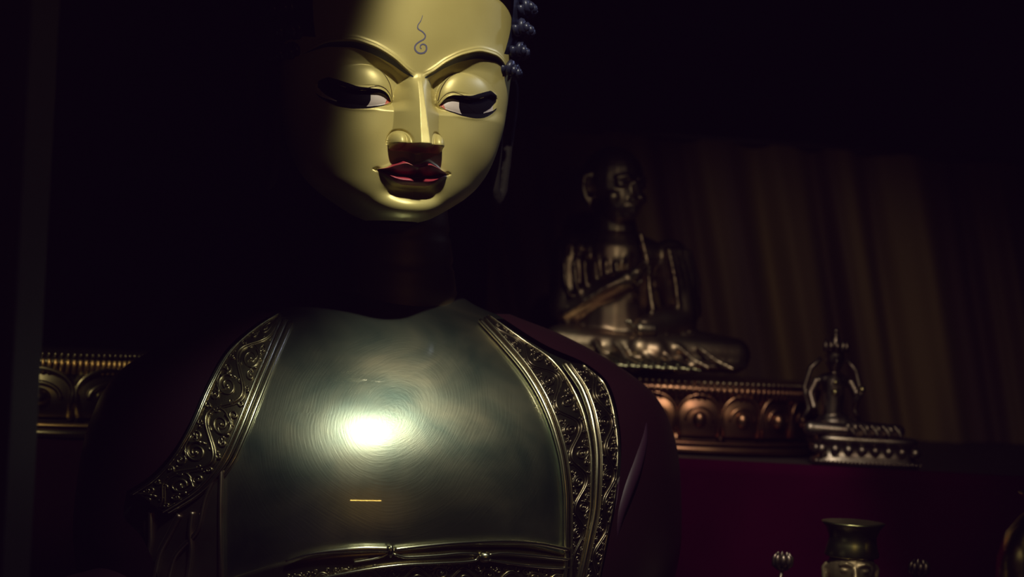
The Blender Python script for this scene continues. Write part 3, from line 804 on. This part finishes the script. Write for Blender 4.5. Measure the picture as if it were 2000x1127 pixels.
# ---------------- small crowned statuette on its own oblong pedestal
sx, sy = PV(1688, 915, 1.12).x, 1.125
stt = empty('deity_statuette', (sx, sy, ALT+.004)); stt.scale = (1.03, 1.03, 1.05); tag(stt, 'small tarnished crowned deity statuette on a beaded oblong base near the curtain', 'statue')
pb = MB()
prof = [(.128, .055, 0), (.130, .058, .006), (.130, .058, .012), (.118, .048, .02), (.116, .046, .05), (.124, .054, .055), (.124, .054, .066), (.118, .05, .07)]
n = 64; V = []
def sup(a, rx, ry):
    c, s_ = math.cos(a), math.sin(a); r = (abs(c)**4+abs(s_)**4)**-.25; return rx*r*c, ry*r*s_
for rx, ry, z in prof:
    for k in range(n): x, y = sup(2*PI*k/n, rx, ry); V.append((x, y, z))
pb.add(V, [(i*n+k, i*n+(k+1) % n, (i+1)*n+(k+1) % n, (i+1)*n+k) for i in range(len(prof)-1) for k in range(n)] + [tuple(range(n))[::-1], tuple((len(prof)-1)*n+k for k in range(n))])
pb.build('base', M['dull'], stt)
bd = MB()
for k in range(8):
    bd.ball((-.112+k*.032, -.054, .038), (.0125, .009, .012), 12, 8)
for k in range(3):
    bd.ball((.124, -.03+k*.03, .038), (.008, .012, .012), 10, 8); bd.ball((-.124, -.03+k*.03, .038), (.008, .012, .012), 10, 8)
for k in range(26): bd.ball((-.125+k*.01, -.058, .010), .004, 8, 6)
bd.build('beading', M['dull'], stt)
f = MB(); fx = -.085
f.ball((fx+.01, 0, .095), (.05, .04, .03), 16, 10); f.cone((fx, 0, .10), (fx, 0, .19), .026, .03, 14)
f.ball((fx, 0, .20), (.042, .022, .018), 14, 8)
f.cone((fx, 0, .205), (fx, -.002, .235), .013, .013, 10); f.ball((fx, -.004, .25), (.024, .026, .03), 14, 10)
f.tube([(fx, -.028, .255), (fx, -.036, .245), (fx, -.028, .24)], .004, 8)
f.tube([(fx-.04, 0, .20), (fx-.056, -.005, .165), (fx-.046, -.02, .13)], [.012, .011, .009], 10)
f.tube([(fx+.04, 0, .20), (fx+.058, -.01, .165), (fx+.05, -.038, .155), (fx+.062, -.045, .175)], [.012, .011, .009, .008], 10)
f.cone((fx-.02, -.02, .088), (fx-.055, -.035, .084), .02, .018, 10); f.cone((fx+.02, -.02, .088), (fx+.16, -.025, .086), .022, .016, 12)
f.cone((fx-.05, -.035, .084), (fx+.03, -.045, .084), .017, .012, 10)
for k in range(5): f.tube([(fx+.03+k*.028, -.046, .10), (fx+.045+k*.028, -.05, .085), (fx+.05+k*.028, -.052, .072)], .005, 8)
f.build('figure', M['dull'], stt, remesh=.003, smooth_it=1)
c = MB()
for k in range(5):
    a = math.radians(-60+30*k) - PI/2; x = .026*math.cos(a); y = .026*math.sin(a)
    c.tube([(fx+x, y, .268), (fx+x*1.15, y*1.15, .282), (fx+x*1.1, y*1.1, .298)], [.008, .007, .001], 8)
c.cone((fx, .0, .275), (fx, .0, .305), .016, .009, 12); c.ball((fx, 0, .316), .008)
c.build('crown', M['dull'], stt)
c = MB()
for sg in (-1, 1):
    c.tube([(fx+sg*.03, .012, .25), (fx+sg*.055, .016, .225), (fx+sg*.068, .012, .18), (fx+sg*.055, .004, .13), (fx+sg*.07, 0, .105)], [.005, .007, .007, .006, .004], 8)
c.build('scarf', M['dull'], stt)
for p_, r_ in (((fx, -.032, .195), .007), ((fx, -.03, .172), .009), ((fx+.062, -.047, .182), .010)):
    c = MB(); c.ball(p_, r_); c.build('jewel', M['dull_gold'], stt)

# ---------------- hatted bronze figure on the low table, cut by the bottom of the photo
TBL = .78
hxp = PV(1672, 1060, .45)
ht = empty('hatted_statue', (hxp.x, .5, TBL+.010)); tag(ht, 'bronze statue in a flared flat-topped hat in front of the plum cloth', 'statue')
b = MB()
b.ball((0, 0, .05), (.15, .1, .05), 20, 12); b.cone((0, 0, .06), (0, 0, .15), .07, .06, 16); b.ball((0, 0, .165), (.10, .05, .035), 16, 10)
b.cone((-.095, 0, .155), (-.12, -.03, .09), .028, .025, 12); b.cone((.095, 0, .155), (.12, -.03, .09), .028, .025, 12)
b.cone((-.12, -.03, .09), (-.02, -.085, .085), .024, .016, 12); b.cone((.12, -.03, .09), (.02, -.085, .085), .024, .016, 12)
b.cone((-.05, -.02, .04), (.11, -.06, .035), .04, .03, 12); b.cone((.05, -.02, .04), (-.11, -.06, .035), .04, .03, 12)
b.cone((0, 0, .17), (0, -.005, .21), .024, .026, 12)
b.build('body', M['bronze'], ht, remesh=.005, smooth_it=2)
b = MB(); b.ball((0, -.005, .238), (.052, .055, .056), 20, 14); b.ball((0, -.022, .215), (.038, .036, .036), 16, 10)
b.tube([(0, -.056, .244), (0, -.066, .228), (0, -.072, .216), (0, -.06, .211)], [.005, .007, .009, .006], 8)
for sg in (-1, 1):
    b.ball((sg*.02, -.05, .236), (.012, .008, .006)); b.tube([(sg*.006, -.058, .246), (sg*.02, -.058, .252), (sg*.034, -.048, .247)], .004, 8)
    b.tube([(sg*.052, 0, .245), (sg*.06, .002, .235), (sg*.056, 0, .205)], .006, 8)
b.tube([(-.015, -.055, .196), (0, -.062, .195), (.015, -.055, .196)], .004, 8)
b.build('head', M['copper'], ht, remesh=.003, smooth_it=2)
hh = MB(); hh.lathe([(.058, .262), (.060, .266), (.054, .29), (.052, .305), (.060, .325), (.068, .333), (.070, .337), (.062, .338), (.0, .330)], 48, (0, -.003, 0))
hh.build('hat', M['brass2'], ht)
for sg in (-1, 1):
    b = MB(); b.tube([(sg*.118, -.02, .085), (sg*.15, -.012, .13), (sg*.158, -.005, .18), (sg*.150, 0, .225)], .0045, 8)
    stem = b.build('lotus_stem', M['dull'], ht)
    b = MB(); fc = Vector((sg*.150, 0, .232)); b.ball(fc, (.010, .010, .012), 12, 8)
    for k in range(8):
        a = 2*PI*k/8; d = Vector((math.cos(a), math.sin(a), 0))
        b.tube([fc + d*.006 - Vector((0, 0, .008)), fc + d*.017 + Vector((0, 0, .004)), fc + d*.018 + Vector((0, 0, .018)), fc + d*.013 + Vector((0, 0, .030))], [.004, .0075, .006, .001], 8, flat=.5)
    bl_ = b.build('lotus_blossom', M['dull'], ht); bl_.parent = stem

# brass urn at the right edge
up = PV(2066, 990, .3)
ur = empty('brass_urn', (up.x, .32, TBL+.004)); ur.scale = (1.4,)*3; tag(ur, 'polished brass urn cut off by the right edge of the photo', 'urn')
b = MB(); b.lathe([(.05, 0), (.06, .004), (.06, .012), (.035, .03), (.032, .05), (.055, .08), (.074, .12), (.083, .17), (.083, .215), (.072, .255), (.052, .28), (.040, .29), (.036, .30), (.036, .30)], 64); b.build('bowl', M['brass'], ur)
b = MB(); b.lathe([(.036, .298), (.052, .31), (.056, .316), (.05, .318), (.034, .306)], 48, cap=False); b.build('rim', M['brass'], ur)

# ---------------- altars with cloth
def altar(name, label, x0, x1, y0, y1, z1, m, mcloth, seed, amp=.012):
    root = empty(name, ((x0+x1)/2, (y0+y1)/2, 0)); tag(root, label, 'altar')
    cx, cy = root.location.x, root.location.y
    b = MB(); b.box((0, 0, (z1-.03)/2), ((x1-x0)/2-.02, (y1-y0)/2-.02, (z1-.03)/2)); b.build('body', m, root, smooth=False, bevel=.004)
    b = MB(); b.box((0, 0, z1-.015), ((x1-x0)/2, (y1-y0)/2, .015)); b.build('tabletop', m, root, smooth=False, bevel=.004)
    # cloth hanging down the front
    nx_, nz_ = 200, 40; rnd = np.random.RandomState(seed); xs = np.linspace(x0-cx-.004, x1-cx+.004, nx_); zs = np.linspace(z1+.003, .04, nz_)
    X, Z = np.meshgrid(xs, zs); dep = (z1 - Z)
    fold_ = sum(np.sin(X*f_ + p_ + .15*np.sin(dep*3+p_))*a_ for f_, p_, a_ in [(rnd.uniform(14, 50), rnd.uniform(0, 6), rnd.uniform(.3, 1)) for _ in range(5)])
    Yc = (y0-cy) - .006 - amp*np.clip(dep*2, 0, 1)*(fold_*.4+1)
    Xt = np.vstack([X[:1], X]); Zt = np.vstack([Z[:1], Z]); Yt = np.vstack([Yc[:1]*0+(y0-cy)+.03, Yc])
    grid_obj('altar_cloth', Xt, Yt, Zt, mcloth, root, flip=True)
    return root
altar('altar', 'high altar behind the right shoulder with plum red cloth hanging in front', .42, 3.2, 1.04, 2.5, ALT, M['wood'], M['plum'], 3)
altar('altar', 'dark altar at the left edge under the gilt lotus pedestal', -2.3, -.82, .625, 1.6, ALT, M['wood'], M['plumblack'], 5)
altar('low_table', 'low table in front of the plum cloth carrying the hatted statue', .62, 2.3, .12, .90, TBL, M['wood'], M['plumdark'], 8)

# throne under the great statue
lotus_seat('lotus_throne', 'huge lotus throne under the great Buddha statue, below the picture', TXC, .1, 0, .78, .60, .62, 20, M['gilt2'], M['gilt'])

# ---------------- curtain on the right
P0 = PV(960, 400, 1.8); P1 = PV(2080, 400, 2.4)
nu, nv = 700, 60; u = np.linspace(0, 1, nu); ztop = 1.6 + .323*1.44 ; zs = np.linspace(ztop, ALT+.002, nv)
U, Zc = np.meshgrid(u, zs); dep = (ztop - Zc)
ph = U*1.75 - dep*.22
fo = .048*np.sin(ph*2*PI*4.6 + 1.3*np.sin(ph*7)) + .015*np.sin(ph*2*PI*11 + 1.0 + np.sin(ph*13))
fo = fo*(.45 + .55*np.clip(dep/.35, 0, 1))
Xc = P0.x + (P1.x-P0.x)*U; Yc = 1.84 + (2.36-1.84)*U + fo*.9
ct = empty('curtain', (float(Xc[0].mean()), 2.1, ALT)); tag(ct, 'brown and gold striped curtain hanging in folds behind the altar', 'curtain')
cu_ = grid_obj('drape', Xc-ct.location.x, Yc-ct.location.y, Zc-ct.location.z, M['curtain'], ct, flip=True)
uvl = cu_.data.uv_layers.new(name='cloth'); li = np.zeros(len(cu_.data.loops), dtype=int); cu_.data.loops.foreach_get('vertex_index', li)
uv_ = np.stack([ph.ravel()[li], (dep.ravel())[li]], -1).astype(np.float32); uvl.data.foreach_set('uv', uv_.ravel())
rd = MB(); rd.tube([(float(Xc[0, 0])-ct.location.x, float(Yc[0, :].min())*0+1.84-ct.location.y, ztop-ct.location.z+.005), (float(Xc[0, -1])-ct.location.x, 2.36-ct.location.y, ztop-ct.location.z+.005)], .012, 10)
rd.build('curtain_rod', M['wood'], ct)

# ---------------- post at the left edge
pp_ = PV(26, 500, -.9)
po = empty('wooden_post', (pp_.x-.12, -.9, 0)); tag(po, 'dark wooden post standing at the left edge of the photo', 'post')
b = MB(); b.box((0, 0, 1.9), (.15, .1, 1.9)); b.build('shaft', M['post'], po, smooth=False, bevel=.012)
b = MB(); b.box((0, 0, .08), (.18, .13, .08)); b.build('plinth', M['post'], po, smooth=False, bevel=.01)
b = MB(); b.box((0, 0, 3.8), (.22, .17, .06)); b.build('capital', M['post'], po, smooth=False, bevel=.01)

# ---------------- room
def wall(name, x0, x1, y0, y1, z0, z1, m):
    b = MB(); b.box(((x0+x1)/2, (y0+y1)/2, (z0+z1)/2), ((x1-x0)/2, (y1-y0)/2, (z1-z0)/2)); o = b.build(name, m, None, smooth=False); tag(o, kind='structure'); return o
wall('floor', -2.6, 3.4, -7, 2.7, -.1, 0, M['floor']); wall('ceiling', -2.6, 3.4, -7, 2.7, 4.6, 4.7, M['wall'])
wall('wall_back', -2.6, 3.4, 2.6, 2.7, 0, 4.6, M['wall']); wall('wall_left', -2.7, -2.6, -7, 2.7, 0, 4.6, M['wall']); wall('wall_right', 3.4, 3.5, -7, 2.7, 0, 4.6, M['wall'])

# ================================================================== LIGHT
def spot(name, loc, target, energy, size_deg, blend, radius, color):
    l = bpy.data.lights.new(name, 'SPOT'); l.energy = energy; l.spot_size = math.radians(size_deg); l.spot_blend = blend
    l.shadow_soft_size = radius; l.color = color
    o = bpy.data.objects.new(name, l); link(o); o.location = loc
    o.rotation_euler = (Vector(target) - Vector(loc)).to_track_quat('-Z', 'Y').to_euler(); return o
def area(name, loc, target, energy, sx, sy, color):
    l = bpy.data.lights.new(name, 'AREA'); l.shape = 'RECTANGLE'; l.size = sx; l.size_y = sy; l.energy = energy; l.color = color
    o = bpy.data.objects.new(name, l); link(o); o.location = loc
    o.rotation_euler = (Vector(target) - Vector(loc)).to_track_quat('-Z', 'Y').to_euler(); return o
LP = (.12, -1.38, 3.62)
spot('face_lamp', LP, (.155, 0.0, 1.99), 190, 27, .36, .03, (1.0, .95, .74))
spot('chest_lamp', LP, (-.25, -.12, 1.10), 125, 22.5, .45, .11, (.88, 1.0, .86))
area('chest_streak_light', (1.0, -5.6, 2.36), (-.2, 0, 1.3), 2.2, 1.25, .028, (1.0, .62, .12))  # unseen bar light added to reflect as a yellow streak on the chest
spot('altar_fill', (.5, -2.6, 3.1), (.82, 1.3, 1.5), 85, 23, .9, .10, (1.0, .86, .6))  # added spot, no visible source, for glints on the background bronzes
spot('left_pedestal_fill', (-1.3, -1.7, 2.7), (-1.02, .62, 1.30), 60, 14, .7, .06, (1.0, .85, .5))  # added warm spot, no visible source, brightens the left pedestal
spot('hair_glint_light', (2.3, 1.3, 3.5), (.06, .2, 2.12), 60, 10, .6, .15, (.5, .6, 1.0))  # added bluish spot, no visible source, for glints on the curls
spot('low_table_fill', (1.0, -2.4, 2.7), (.98, .4, 1.12), 26, 17, .7, .05, (1.0, .9, .6))  # added spot, no visible source, brightens the urn and hat
w = bpy.data.worlds.new('dim'); bpy.context.scene.world = w; w.use_nodes = True
w.node_tree.nodes['Background'].inputs[0].default_value = (.55, .25, .8, 1); w.node_tree.nodes['Background'].inputs[1].default_value = .006

cam_d = bpy.data.cameras.new('camera'); cam = link(bpy.data.objects.new('camera', cam_d))
cam_d.sensor_width = 36; cam_d.lens = 72; cam_d.clip_start = .05
Mx = Matrix(((RV[0], UV[0], 0, CAM[0]), (0, 0, -1, CAM[1]), (RV[2], UV[2], 0, CAM[2]), (0, 0, 0, 1)))
cam.matrix_world = Mx
cam_d.dof.use_dof = True; cam_d.dof.focus_distance = 4.0; cam_d.dof.aperture_fstop = 2.2
sc = bpy.context.scene; sc.camera = cam
sc.cycles.diffuse_bounces = 1
sc.cycles.caustics_reflective = False
sc.view_settings.view_transform = 'Standard'; sc.view_settings.look = 'None'

vs = sc.view_settings; vs.use_curve_mapping = True; cm = vs.curve_mapping
for k, b0 in enumerate((.0026, .0007, .0036)):   # the photograph's lifted violet blacks
    cm.curves[k].points[0].location = (0.0, b0)
cm.update()
